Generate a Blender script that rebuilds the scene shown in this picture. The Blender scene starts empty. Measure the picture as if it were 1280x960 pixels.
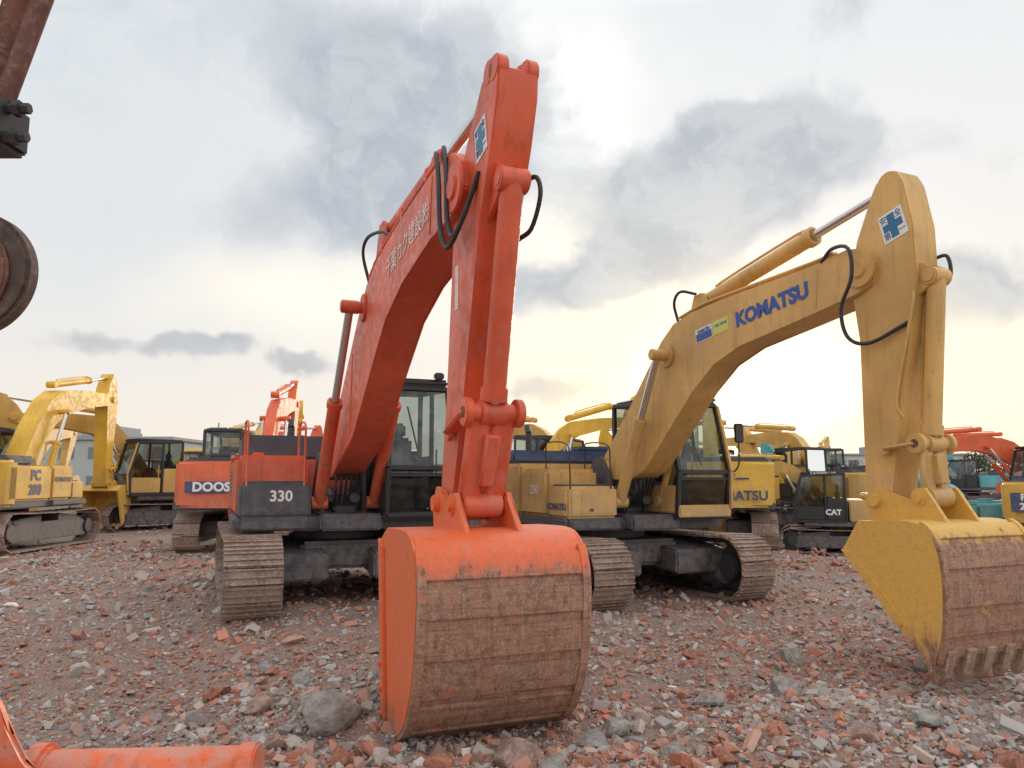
import bpy, bmesh, math, random
import numpy as np
from mathutils import Vector, Matrix
random.seed(7); rng=np.random.default_rng(7)
sc=bpy.context.scene
COL=sc.collection
R=math.radians
try:
    sc.view_settings.view_transform='Standard'; sc.view_settings.look='None'; sc.view_settings.exposure=0
except Exception: pass

# ------------------------------------------------------------------ materials
def newmat(name):
    m=bpy.data.materials.new(name); m.use_nodes=True
    nt=m.node_tree; b=nt.nodes['Principled BSDF']
    return m,nt,b
def N(nt,t,**k):
    n=nt.nodes.new(t)
    for a,v in k.items(): setattr(n,a,v)
    return n
def rgba(c): return (c[0],c[1],c[2],1)
def mixc(nt,fac,a,b,mode='MIX'):
    n=N(nt,'ShaderNodeMix',data_type='RGBA',blend_type=mode)
    for idx,v in ((0,fac),(6,a),(7,b)):
        if hasattr(v,'is_output') : nt.links.new(v,n.inputs[idx])
        elif idx==0: n.inputs[0].default_value=v
        else: n.inputs[idx].default_value=rgba(v)
    return n.outputs[2]
def noise(nt,scale,detail=4,vec=None,rough=.55):
    n=N(nt,'ShaderNodeTexNoise'); n.inputs['Scale'].default_value=scale; n.inputs['Detail'].default_value=min(detail,4); n.inputs['Roughness'].default_value=rough
    if vec is not None: nt.links.new(vec,n.inputs['Vector'])
    return n.outputs[0]
def mrange(nt,v,a,b,c=0,d=1,smooth=True):
    n=N(nt,'ShaderNodeMapRange'); 
    if smooth: n.interpolation_type='SMOOTHSTEP'
    nt.links.new(v,n.inputs[0])
    for i,x in ((1,a),(2,b),(3,c),(4,d)): n.inputs[i].default_value=x
    return n.outputs[0]
def math2(nt,op,a,b=None):
    n=N(nt,'ShaderNodeMath',operation=op)
    for i,v in ((0,a),(1,b)):
        if v is None: continue
        if hasattr(v,'is_output'): nt.links.new(v,n.inputs[i])
        else: n.inputs[i].default_value=v
    return n.outputs[0]
def bump(nt,b,h,strength=.3,dist=.01):
    n=N(nt,'ShaderNodeBump'); n.inputs['Strength'].default_value=strength; n.inputs['Distance'].default_value=dist
    nt.links.new(h,n.inputs['Height']); nt.links.new(n.outputs[0],b.inputs['Normal'])
DUST=(.42,.32,.26)
def paint(name,c,dirt=.35,rough=.42,chips=.5,lowd=.55):
    m,nt,b=newmat(name)
    pos=N(nt,'ShaderNodeTexCoord').outputs['Object']
    gpos=N(nt,'ShaderNodeNewGeometry').outputs['Position']
    sx=N(nt,'ShaderNodeSeparateXYZ'); nt.links.new(gpos,sx.inputs[0])
    n1=noise(nt,1.3,3,pos); n2=noise(nt,9,4,pos,.65); n3=noise(nt,42,2,pos)
    c1=mixc(nt,mrange(nt,n1,.3,.7),tuple(x*.80 for x in c),tuple(min(1,x*1.08+.01) for x in c))
    low=mrange(nt,sx.outputs[2],.3,2.4,lowd,.0,False)
    dm=math2(nt,'ADD',math2(nt,'MULTIPLY',mrange(nt,n2,.42,.75),dirt),math2(nt,'MULTIPLY',low,mrange(nt,n2,.3,.6)))
    c2=mixc(nt,dm,c1,DUST)
    st=N(nt,'ShaderNodeMapping'); nt.links.new(pos,st.inputs[0]); st.inputs['Scale'].default_value=(12,12,.9)
    n4=noise(nt,1.0,4,st.outputs[0])
    c3=mixc(nt,mrange(nt,n4,.50,.8,0,.5),c2,tuple(x*.40+.02 for x in c))
    ch=mrange(nt,n3,.68,.72,0,chips)
    c4=mixc(nt,ch,c3,(.13,.06,.035))
    nt.links.new(c4,b.inputs['Base Color'])
    nt.links.new(mrange(nt,n2,.3,.8,rough-.1,rough+.3),b.inputs['Roughness'])
    bump(nt,b,math2(nt,'ADD',n2,n1),.16,.012)
    return m
def plain(name,c,rough=.6,metal=0,var=.25,scale=12):
    m,nt,b=newmat(name)
    pos=N(nt,'ShaderNodeTexCoord').outputs['Object']
    n=noise(nt,scale,4,pos,.6)
    nt.links.new(mixc(nt,n,tuple(x*(1-var) for x in c),tuple(min(1,x*(1+var)) for x in c)),b.inputs['Base Color'])
    b.inputs['Roughness'].default_value=rough; b.inputs['Metallic'].default_value=metal
    bump(nt,b,n,.1,.01)
    return m
def rusty(name,c1=(.33,.245,.20),c2=(.23,.14,.10),c3=(.44,.37,.32)):
    m,nt,b=newmat(name)
    pos=N(nt,'ShaderNodeTexCoord').outputs['Object']
    n1=noise(nt,3,4,pos,.7); n2=noise(nt,22,4,pos,.7)
    a=mixc(nt,mrange(nt,n1,.35,.65),c1,c2); a=mixc(nt,mrange(nt,n2,.45,.7),a,c3)
    nt.links.new(a,b.inputs['Base Color']); b.inputs['Roughness'].default_value=.75; b.inputs['Metallic'].default_value=.1
    bump(nt,b,n2,.4,.01)
    return m
def wornbucket(name,c,zlo,zhi,amount=.5):
    """paint worn to rusty steel: paint stays on the upper part of the bucket"""
    m,nt,b=newmat(name)
    gp=N(nt,'ShaderNodeNewGeometry').outputs['Position']
    pos=N(nt,'ShaderNodeTexCoord').outputs['Object']
    sx=N(nt,'ShaderNodeSeparateXYZ'); nt.links.new(gp,sx.inputs[0])
    mp=N(nt,'ShaderNodeMapping'); nt.links.new(pos,mp.inputs[0]); mp.inputs['Scale'].default_value=(5,5,1.2)
    n1=noise(nt,2.2,4,mp.outputs[0],.7); n2=noise(nt,16,4,pos,.7); n3=noise(nt,60,2,pos)
    h=math2(nt,'ADD',sx.outputs[2],math2(nt,'MULTIPLY',math2(nt,'SUBTRACT',n1,.5),.9*amount))
    h=math2(nt,'ADD',h,math2(nt,'MULTIPLY',math2(nt,'SUBTRACT',n2,.5),.5*amount))
    f=mrange(nt,h,zlo,zhi)
    rust=mixc(nt,mrange(nt,n2,.35,.65),(.20,.09,.05),(.35,.20,.135))
    rust=mixc(nt,mrange(nt,n1,.4,.7),rust,(.38,.19,.12))
    rust=mixc(nt,mrange(nt,n3,.5,.72,0,.6),rust,(.50,.39,.32))
    s3=N(nt,'ShaderNodeMapping'); nt.links.new(pos,s3.inputs[0]); s3.inputs['Scale'].default_value=(1.2,1.2,22)
    rust=mixc(nt,mrange(nt,noise(nt,2,3,s3.outputs[0],.6),.48,.72,0,.55),rust,(.13,.065,.045))
    s4=N(nt,'ShaderNodeMapping'); nt.links.new(pos,s4.inputs[0]); s4.inputs['Scale'].default_value=(20,20,1)
    rust=mixc(nt,mrange(nt,noise(nt,1.5,3,s4.outputs[0],.6),.52,.75,0,.45),rust,(.46,.36,.30))
    rust=mixc(nt,mrange(nt,noise(nt,4,4,pos,.7),.58,.70,0,.6),rust,tuple(x*.8 for x in c))
    pc=mixc(nt,mrange(nt,n2,.45,.75,0,.5),c,tuple(x*.6+.02 for x in c))
    pc=mixc(nt,mrange(nt,n3,.64,.72,0,.6),pc,(.22,.10,.06))
    pc=mixc(nt,mrange(nt,n1,.5,.8,0,.35),pc,DUST)
    nt.links.new(mixc(nt,f,rust,pc),b.inputs['Base Color'])
    nt.links.new(mrange(nt,f,0,1,.62,.45),b.inputs['Roughness'])
    bump(nt,b,n2,.4,.014)
    return m
def glassm(name):
    m=bpy.data.materials.new(name); m.use_nodes=True; nt=m.node_tree
    nt.nodes.remove(nt.nodes['Principled BSDF']); out=nt.nodes['Material Output']
    t=N(nt,'ShaderNodeBsdfTransparent'); t.inputs[0].default_value=(.55,.60,.59,1)
    g=N(nt,'ShaderNodeBsdfGlossy'); g.inputs['Roughness'].default_value=.05; g.inputs[0].default_value=(.7,.75,.75,1)
    n=noise(nt,4,2); fr=N(nt,'ShaderNodeFresnel'); fr.inputs[0].default_value=1.45
    f=math2(nt,'ADD',fr.outputs[0],mrange(nt,n,.3,.7,.01,.07))
    mx=N(nt,'ShaderNodeMixShader'); nt.links.new(f,mx.inputs[0]); nt.links.new(t.outputs[0],mx.inputs[1]); nt.links.new(g.outputs[0],mx.inputs[2])
    nt.links.new(mx.outputs[0],out.inputs[0]); return m

M_or=paint('orange_red_paint',(.70,.105,.038),.16,.42,.5)
M_ye=paint('ochre_yellow_paint',(.68,.42,.125),.24,.44,.6)
M_yb=paint('bright_yellow_paint',(.80,.47,.03),.2)
M_cat=paint('tan_yellow_paint',(.66,.40,.09),.25)
M_do=paint('orange_paint',(.78,.13,.035),.15)
M_te=paint('teal_paint',(.05,.42,.46),.15)
M_nv=paint('navy_paint',(.04,.075,.17),.1,.45,.1,.2)
M_dk=paint('dark_grey_paint',(.055,.06,.078),.10,.5,.1,.28)
M_blk=plain('black_rubber',(.028,.028,.033),.5)
M_steel=plain('dark_steel',(.06,.06,.065),.5,.4)
M_chr=plain('chrome_rod',(.62,.62,.62),.22,.9,.05)
M_shoe=rusty('rusty_track_steel')
M_tooth=rusty('worn_tooth_steel',(.36,.25,.19),(.26,.15,.10),(.46,.36,.30))
M_rust=rusty('brown_rust',(.20,.085,.06),(.11,.05,.04),(.27,.15,.115))
M_rim=rusty('dark_rusty_steel',(.10,.065,.055),(.06,.045,.04),(.18,.11,.085))
M_glass=glassm('tinted_glass')
M_white=plain('white_vinyl',(.80,.80,.78),.5,0,.04)
M_pale=plain('pale_lettering',(.80,.62,.56),.5,0,.3,14)
M_blue=plain('blue_lettering',(.03,.09,.36),.45,0,.1)
M_crs=plain('safety_blue',(.02,.16,.32),.45,0,.1)
M_grn=plain('yellow_green_sticker',(.60,.66,.14),.5,0,.1)
M_seat=plain('grey_seat_cloth',(.1,.1,.11),.9)
M_bor=wornbucket('worn_orange_bucket',(.76,.145,.045),1.13,1.27,.45)
M_bory=wornbucket('worn_orange_bucket_side',(.76,.16,.05),.02,.32,.65)
M_bye=wornbucket('worn_yellow_bucket',(.70,.42,.085),1.22,1.36,.42)
M_byey=wornbucket('worn_yellow_bucket_side',(.72,.43,.09),.28,.6,.7)

# ------------------------------------------------------------------ mesh parts
def mkobj(name,me,parent=None,mats=()):
    o=bpy.data.objects.new(name,me); COL.objects.link(o)
    for m in mats: me.materials.append(m)
    if parent is not None: o.parent=parent
    return o
class Part:
    def __init__(s): s.bm=bmesh.new()
    def merge(s,t,mi=0,M=None):
        if M is not None: bmesh.ops.transform(t,matrix=M,verts=t.verts[:])
        bmesh.ops.recalc_face_normals(t,faces=t.faces[:])
        for f in t.faces: f.material_index=mi
        me=bpy.data.meshes.new('tmp'); t.to_mesh(me); t.free(); s.bm.from_mesh(me); bpy.data.meshes.remove(me)
    def prism(s,poly,y0,y1,mi=0,bev=.012):
        t=bmesh.new()
        a=[t.verts.new((p[0],y0,p[1])) for p in poly]; b=[t.verts.new((p[0],y1,p[1])) for p in poly]
        n=len(poly); t.faces.new(a); t.faces.new(b[::-1])
        for i in range(n): t.faces.new((a[i],b[i],b[(i+1)%n],a[(i+1)%n]))
        if bev: bmesh.ops.bevel(t,geom=t.edges[:],offset=bev,segments=2,affect='EDGES',clamp_overlap=True)
        s.merge(t,mi)
    def box(s,x0,x1,y0,y1,z0,z1,mi=0,bev=.015,M=None):
        t=bmesh.new(); bmesh.ops.create_cube(t,size=1)
        for v in t.verts: v.co=Vector(((x0+x1)/2+v.co.x*(x1-x0),(y0+y1)/2+v.co.y*(y1-y0),(z0+z1)/2+v.co.z*(z1-z0)))
        if bev: bmesh.ops.bevel(t,geom=t.edges[:],offset=bev,segments=2,affect='EDGES',clamp_overlap=True)
        s.merge(t,mi,M)
    def cyl(s,p0,p1,r,mi=0,seg=20,r2=None,bev=0):
        p0=Vector(p0);p1=Vector(p1); d=p1-p0; L=d.length
        if L<1e-5: return
        t=bmesh.new(); bmesh.ops.create_cone(t,cap_ends=True,segments=seg,radius1=r,radius2=r if r2 is None else r2,depth=L)
        if bev:
            es=[e for e in t.edges if abs(e.verts[0].co.z-e.verts[1].co.z)<1e-6]
            bmesh.ops.bevel(t,geom=es,offset=bev,segments=2,affect='EDGES')
        q=Vector((0,0,1)).rotation_difference(d.normalized())
        s.merge(t,mi,Matrix.Translation((p0+p1)/2)@q.to_matrix().to_4x4())
    def bar(s,p0,p1,w,mi=0,h=None):
        p0=Vector(p0);p1=Vector(p1); d=p1-p0; L=d.length
        t=bmesh.new(); bmesh.ops.create_cube(t,size=1)
        for v in t.verts: v.co=Vector((v.co.x*w,v.co.y*(h or w),v.co.z*L))
        bmesh.ops.bevel(t,geom=t.edges[:],offset=w*.15,segments=1,affect='EDGES')
        q=d.to_track_quat('Z','Y')
        s.merge(t,mi,Matrix.Translation((p0+p1)/2)@q.to_matrix().to_4x4())
    def tube(s,pts,r,mi=0,seg=8,sub=6):
        P=[Vector(p) for p in pts]; out=[]
        if sub>1 and len(P)>2:
            Q=[P[0]*2-P[1]]+P+[P[-1]*2-P[-2]]
            for i in range(1,len(Q)-2):
                for k in range(sub):
                    u=k/sub; a,b,c,d=Q[i-1],Q[i],Q[i+1],Q[i+2]
                    out.append(.5*((2*b)+(c-a)*u+(2*a-5*b+4*c-d)*u*u+(3*b-a-3*c+d)*u**3))
            out.append(P[-1])
        else: out=P
        t=bmesh.new(); rings=[]; up=Vector((.13,.3,.94)).normalized()
        for i,p in enumerate(out):
            d=(out[min(i+1,len(out)-1)]-out[max(i-1,0)]).normalized()
            x=d.cross(up)
            if x.length<.05: x=d.cross(Vector((1,0,0)))
            x.normalize(); y=d.cross(x).normalized()
            rings.append([t.verts.new(p+x*r*math.cos(2*math.pi*k/seg)+y*r*math.sin(2*math.pi*k/seg)) for k in range(seg)])
            up=y if abs(y.dot(d))<.9 else up
        for a,b in zip(rings,rings[1:]):
            best=min(range(seg),key=lambda k:(b[k].co-a[0].co).length)
            b2=b[best:]+b[:best]
            if (b2[1].co-a[1].co).length>(b2[-1].co-a[1].co).length: b2=[b2[0]]+b2[1:][::-1]
            b[:]=b2
            for k in range(seg): t.faces.new((a[k],a[(k+1)%seg],b[(k+1)%seg],b[k]))
        t.faces.new(rings[0][::-1]); t.faces.new(rings[-1])
        s.merge(t,mi)
    def sheet(s,line,y0,y1,th,mi=0,bev=.003):
        n=len(line); off=[]
        for i,(x,z) in enumerate(line):
            a=line[max(0,i-1)]; b=line[min(n-1,i+1)]; dx,dz=b[0]-a[0],b[1]-a[1]; l=math.hypot(dx,dz) or 1
            off.append((x+dz/l*th,z-dx/l*th))
        s.prism(list(line)+off[::-1],y0,y1,mi,bev)
    def done(s,name,parent,mats,ang=38):
        me=bpy.data.meshes.new(name); s.bm.to_mesh(me); s.bm.free()
        me.polygons.foreach_set('use_smooth',[True]*len(me.polygons))
        try: me.set_sharp_from_angle(angle=R(ang))
        except Exception: pass
        return mkobj(name,me,parent,mats)
def smoothline(pts,sub=5,closed=False):
    P=[Vector((p[0],p[1],0)) for p in pts]; Q=[P[0]*2-P[1]]+P+[P[-1]*2-P[-2]]; out=[]
    for i in range(1,len(Q)-2):
        for k in range(sub):
            u=k/sub;a,b,c,d=Q[i-1],Q[i],Q[i+1],Q[i+2]
            v=.5*((2*b)+(c-a)*u+(2*a-5*b+4*c-d)*u*u+(3*b-a-3*c+d)*u**3); out.append((v.x,v.y))
    out.append(tuple(pts[-1])); return out
def hose(root,name,pts,r,mat,z0=0,sub=6):
    p=Part(); p.tube([(a,b,c-z0) for a,b,c in pts],r,0,8,sub)
    return p.done(name,root,[mat])
def text(body,size,origin,xd,yd,mat,parent,name='lettering',bold=.0,align='CENTER',sx=1.0,shear=0):
    c=bpy.data.curves.new('t','FONT'); c.body=body; c.size=size; c.align_x=align; c.align_y='CENTER'; c.offset=bold; c.extrude=.0015; c.resolution_u=3; c.shear=shear
    o=bpy.data.objects.new('t',c); COL.objects.link(o)
    dg=bpy.context.evaluated_depsgraph_get(); dg.update()
    me=bpy.data.meshes.new_from_object(o.evaluated_get(dg)); bpy.data.objects.remove(o); 
    xd=Vector(xd).normalized(); yd=Vector(yd).normalized(); zd=xd.cross(yd)
    M=Matrix((( xd.x,yd.x,zd.x,origin[0]),(xd.y,yd.y,zd.y,origin[1]),(xd.z,yd.z,zd.z,origin[2]),(0,0,0,1)))
    me.transform(M@Matrix.Diagonal((sx,1,1,1)))
    me.materials.clear()
    return mkobj(name,me,parent,[mat])
def side_text(body,size,x,y,z,th,mat,parent,**k):
    t=R(th); return text(body,size,(x,y,z),(math.cos(t),0,math.sin(t)),(-math.sin(t),0,math.cos(t)),mat,parent,**k)
def emblem(parent,x,y,z,w,h,th=0):
    p=Part(); t=R(th); M=Matrix.Translation((x,y,z))@Matrix.Rotation(-t,4,'Y')
    p.box(-w/2,w/2,-.002,.002,-h/2,h/2,0,.001,M)
    p.box(-w*.40,w*.40,-.005,-.002,-h*.13,h*.13,1,0,M)
    p.box(-w*.15,w*.15,-.0052,-.002,-h*.42,-h*.13-.0005,1,0,M); p.box(-w*.15,w*.15,-.0052,-.002,h*.13+.0005,h*.42,1,0,M)
    e=p.done('safety_emblem',parent,[M_white,M_crs])
    for ch,dx,dz in (('安',-.31,.30),('全',.31,.30),('第',-.31,-.30),('一',.31,-.30)):
        v=M@Vector((dx*w,-.004,dz*h)); side_text(ch,w*.30,v.x,v.y,v.z,th,M_crs,e)
    return e

# ------------------------------------------------------------------ ground
def gh(x,y):
    x=np.asarray(x,float); y=np.asarray(y,float)
    s=np.clip((y-6.4)/3.0,0,1); s=s*s*(3-2*s)
    z=.09*s
    z=z+.10*np.exp(-((x+1.3)**2/.9+(y-6.3)**2/.35))+.10*np.exp(-((x-1.9)**2/1.6+(y-6.0)**2/.5))+.06*np.exp(-((x-.3)**2/.8+(y-4.75)**2/.12))+.09*np.exp(-((x-2.8)**2/1.2+(y-7.6)**2/.3))+.05*np.exp(-((x-.75)**2/.1+(y-5.9)**2/.3))
    w=np.clip((y-2)/4,0,1)*np.clip((60-y)/40,0,1)
    z=z+w*(.026*np.sin(1.7*x+.6*y)+.024*np.sin(2.9*y-1.1*x+1)+.016*np.sin(5.3*x+2.2*y)+.014*np.sin(7.1*y+3.3*x+2)+.012*np.sin(9.7*x-4.1*y)+.03*np.sin(.5*x+.31*y))
    return z
def ground():
    xs=np.unique(np.concatenate([np.linspace(-9,9,260),np.sign(np.linspace(-1,1,81))*(9+ (np.abs(np.linspace(-1,1,81))**3)*900)]))
    ys=np.unique(np.concatenate([np.linspace(2,14,190),14+ (np.linspace(0,1,60)**3)*1400,2-(np.linspace(0,1,20)**2)*200]))
    X,Y=np.meshgrid(xs,ys); Z=gh(X,Y)+rng.normal(0,.006,X.shape)*(np.abs(X)<9)*(Y<14)*(Y>2)
    V=np.stack([X,Y,Z],-1).reshape(-1,3); nx=len(xs); ny=len(ys)
    i=(np.arange(ny-1)[:,None]*nx+np.arange(nx-1)[None,:]).ravel()
    F=np.stack([i,i+1,i+nx+1,i+nx],-1)
    me=bpy.data.meshes.new('ground'); me.from_pydata(V.tolist(),[],F.tolist())
    me.polygons.foreach_set('use_smooth',[True]*len(me.polygons))
    m,nt,b=newmat('rubble_ground')
    pos=N(nt,'ShaderNodeNewGeometry').outputs['Position']
    big=noise(nt,.35,3,pos); mid=noise(nt,2.2,4,pos,.7); fine=noise(nt,40,4,pos,.7)
    base=mixc(nt,mrange(nt,mid,.35,.65),(.29,.195,.16),(.40,.30,.25))
    base=mixc(nt,mrange(nt,big,.4,.65,0,.6),base,(.38,.25,.20))
    base=mixc(nt,mrange(nt,fine,.35,.7,0,.6),base,(.19,.13,.108))
    prev=base; hsum=None
    for sc_,thr,amt in ((15,.45,.9),(34,.42,.85)):
        v=N(nt,'ShaderNodeTexVoronoi'); v.inputs['Scale'].default_value=sc_; nt.links.new(pos,v.inputs['Vector'])
        s2=N(nt,'ShaderNodeSeparateColor'); nt.links.new(v.outputs['Color'],s2.inputs[0])
        cr=N(nt,'ShaderNodeValToRGB'); nt.links.new(s2.outputs[0],cr.inputs[0]); e=cr.color_ramp; e.interpolation='CONSTANT'
        e.elements[0].position=0; e.elements[0].color=(.40,.14,.08,1); e.elements[1].position=.22; e.elements[1].color=(.45,.24,.17,1)
        for p_,c_ in ((.42,(.31,.30,.29,1)),(.6,(.42,.40,.38,1)),(.76,(.47,.36,.30,1)),(.94,(.62,.60,.57,1))):
            q=e.elements.new(p_); q.color=c_
        msk=math2(nt,'MULTIPLY',mrange(nt,v.outputs['Distance'],thr,thr-.12),math2(nt,'GREATER_THAN',s2.outputs[1],.35))
        msk=math2(nt,'MULTIPLY',msk,amt)
        prev=mixc(nt,msk,prev,cr.outputs[0])
        hsum=msk if hsum is None else math2(nt,'ADD',hsum,msk)
    nt.links.new(prev,b.inputs['Base Color']); b.inputs['Roughness'].default_value=.95
    bump(nt,b,math2(nt,'ADD',hsum,fine),.9,.035)
    o=mkobj('ground',me,None,[m]); o['kind']='structure'
ground()

PAL=np.array([(.46,.13,.06),(.50,.18,.095),(.39,.14,.085),(.50,.28,.21),(.33,.32,.315),(.42,.41,.395),(.26,.26,.27),(.48,.44,.41),(.68,.66,.63),(.44,.34,.28)])
def rock_templates(n,k):
    T=[]
    for _ in range(n):
        bm=bmesh.new(); brick=random.random()<.4
        if brick:
            sx,sy,sz=random.uniform(.6,1.1),random.uniform(.45,.7),random.uniform(.3,.45)
            for a in(-1,1):
                for b_ in(-1,1):
                    for c in(-1,1): 
                        bm.verts.new((a*sx*random.uniform(.65,1),b_*sy*random.uniform(.7,1),c*sz*random.uniform(.75,1)))
        else:
            for _k in range(k):
                v=Vector((random.gauss(0,1),random.gauss(0,1),random.gauss(0,1))).normalized()*random.uniform(.75,1.05)
                v.z*=.62; v.y*=.8; bm.verts.new(v)
        r=bmesh.ops.convex_hull(bm,input=bm.verts[:]); 
        bad=[g for g in r['geom_interior'] if isinstance(g,bmesh.types.BMVert)]
        if bad: bmesh.ops.delete(bm,geom=bad,context='VERTS')
        bm.verts.ensure_lookup_table(); bm.verts.index_update()
        V=np.array([v.co[:] for v in bm.verts]); bmesh.ops.triangulate(bm,faces=bm.faces[:]); F=np.array([[v.index for v in f.verts] for f in bm.faces]); bm.free(); T.append((V,F))
    return T
def euler_mats(n,tilt=.6):
    a=rng.uniform(0,2*np.pi,n); b=rng.normal(0,tilt,n); c=rng.normal(0,tilt,n)
    ca,sa,cb,sb,cc,sc2=np.cos(a),np.sin(a),np.cos(b),np.sin(b),np.cos(c),np.sin(c)
    Rz=np.zeros((n,3,3)); Rz[:,0,0]=ca;Rz[:,0,1]=-sa;Rz[:,1,0]=sa;Rz[:,1,1]=ca;Rz[:,2,2]=1
    Rx=np.zeros((n,3,3)); Rx[:,0,0]=1;Rx[:,1,1]=cb;Rx[:,1,2]=-sb;Rx[:,2,1]=sb;Rx[:,2,2]=cb
    Ry=np.zeros((n,3,3)); Ry[:,1,1]=1;Ry[:,0,0]=cc;Ry[:,0,2]=sc2;Ry[:,2,0]=-sc2;Ry[:,2,2]=cc
    return Rz@Rx@Ry
def rubble():
    T=rock_templates(18,12)
    sets=[(38000,3.3,9.5,.018,.5),(8500,3.5,9.5,.036,.40),(340,3.8,9.5,.075,.2),(26000,9.5,20,.030,.5),(2200,9,20,.06,.3),(7000,20,42,.055,.5)]
    VV=[];FF=[];CC=[];off=0
    for n,y0,y1,med,sg in sets:
        u=rng.uniform(0,1,n); y=np.sqrt(y0**2+(y1**2-y0**2)*u) if y0>8 else y0+(y1-y0)*u**1.2
        x=rng.uniform(-.82,.82,n)*(y+.8)
        m=.5+.5*np.sin(.9*x+1.3*np.sin(.7*y))*np.sin(.8*y+.6*x+1.0)
        m=np.clip(m+.5*np.clip((6.8-y)/2,0,1)*(x>-2.2),0,1)
        keep=rng.uniform(0,1,n)<((.45+.55*m) if med<.032 else (.16+.84*m**1.5))
        keep&=~((np.abs(x+.15)<.6)&(np.abs(y-5.75)<.40)&(med>.035))
        x,y,m=x[keep],y[keep],m[keep]; n=len(x)
        s=np.clip(med*np.exp(rng.normal(0,sg,n)),.007,.12)
        z=gh(x,y)+s*rng.uniform(-.15,.4,n)
        grp=np.sin(1.1*x+2*np.sin(.5*y))+np.sin(1.7*y+.5)
        ci=np.where(rng.uniform(0,1,n)<(.47+.2*np.clip(grp,-1,1)),rng.integers(0,4,n),rng.integers(4,10,n))
        ci=np.where((ci==8)&(rng.uniform(0,1,n)<.6),5,ci)
        col=PAL[ci]*rng.uniform(.72,1.2,(n,1)); dust=rng.uniform(.03,.5,(n,1)); col=col*(1-dust)+np.array([.37,.285,.24])*dust
        Rm=euler_mats(n,.5); ti=rng.integers(0,len(T),n)
        for k,(V,F) in enumerate(T):
            idx=np.where(ti==k)[0]
            if len(idx)==0: continue
            sc3=s[idx][:,None]*rng.uniform(.7,1.35,(len(idx),3))
            W=np.einsum('nij,nvj->nvi',Rm[idx],V[None]*sc3[:,None,:])
            W[...,0]+=x[idx][:,None];W[...,1]+=y[idx][:,None];W[...,2]+=z[idx][:,None]
            nv=len(V); VV.append(W.reshape(-1,3)); FF.append((F[None]+(np.arange(len(idx))*nv)[:,None,None]+off).reshape(-1,3)); off+=nv*len(idx)
            CC.append(np.repeat(col[idx],nv,0))
    V=np.concatenate(VV);F=np.concatenate(FF);C=np.concatenate(CC)
    me=bpy.data.meshes.new('rubble'); me.vertices.add(len(V)); me.vertices.foreach_set('co',V.ravel())
    me.loops.add(F.size); me.loops.foreach_set('vertex_index',F.ravel().astype(np.int32))
    me.polygons.add(len(F)); me.polygons.foreach_set('loop_start',np.arange(0,F.size,3,dtype=np.int32))
    try: me.polygons.foreach_set('loop_total',np.full(len(F),3,dtype=np.int32))
    except Exception: pass
    me.update(calc_edges=True)
    at=me.color_attributes.new('stone_colour','FLOAT_COLOR','POINT'); at.data.foreach_set('color',np.concatenate([C,np.ones((len(C),1))],1).ravel())
    me.polygons.foreach_set('use_smooth',[False]*len(F))
    m,nt,b=newmat('broken_brick_and_concrete')
    a=N(nt,'ShaderNodeAttribute',attribute_name='stone_colour'); pos=N(nt,'ShaderNodeNewGeometry').outputs['Position']
    n=noise(nt,45,3,pos,.7)
    nt.links.new(mixc(nt,mrange(nt,n,.42,.72,0,.5),a.outputs[0],(.42,.34,.29)),b.inputs['Base Color']); b.inputs['Roughness'].default_value=.92
    bump(nt,b,n,.6,.012)
    o=mkobj('rubble',me,None,[m]); o['kind']='stuff'; o['label']='broken red brick and grey concrete rubble strewn over ground'; 
rubble()
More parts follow.
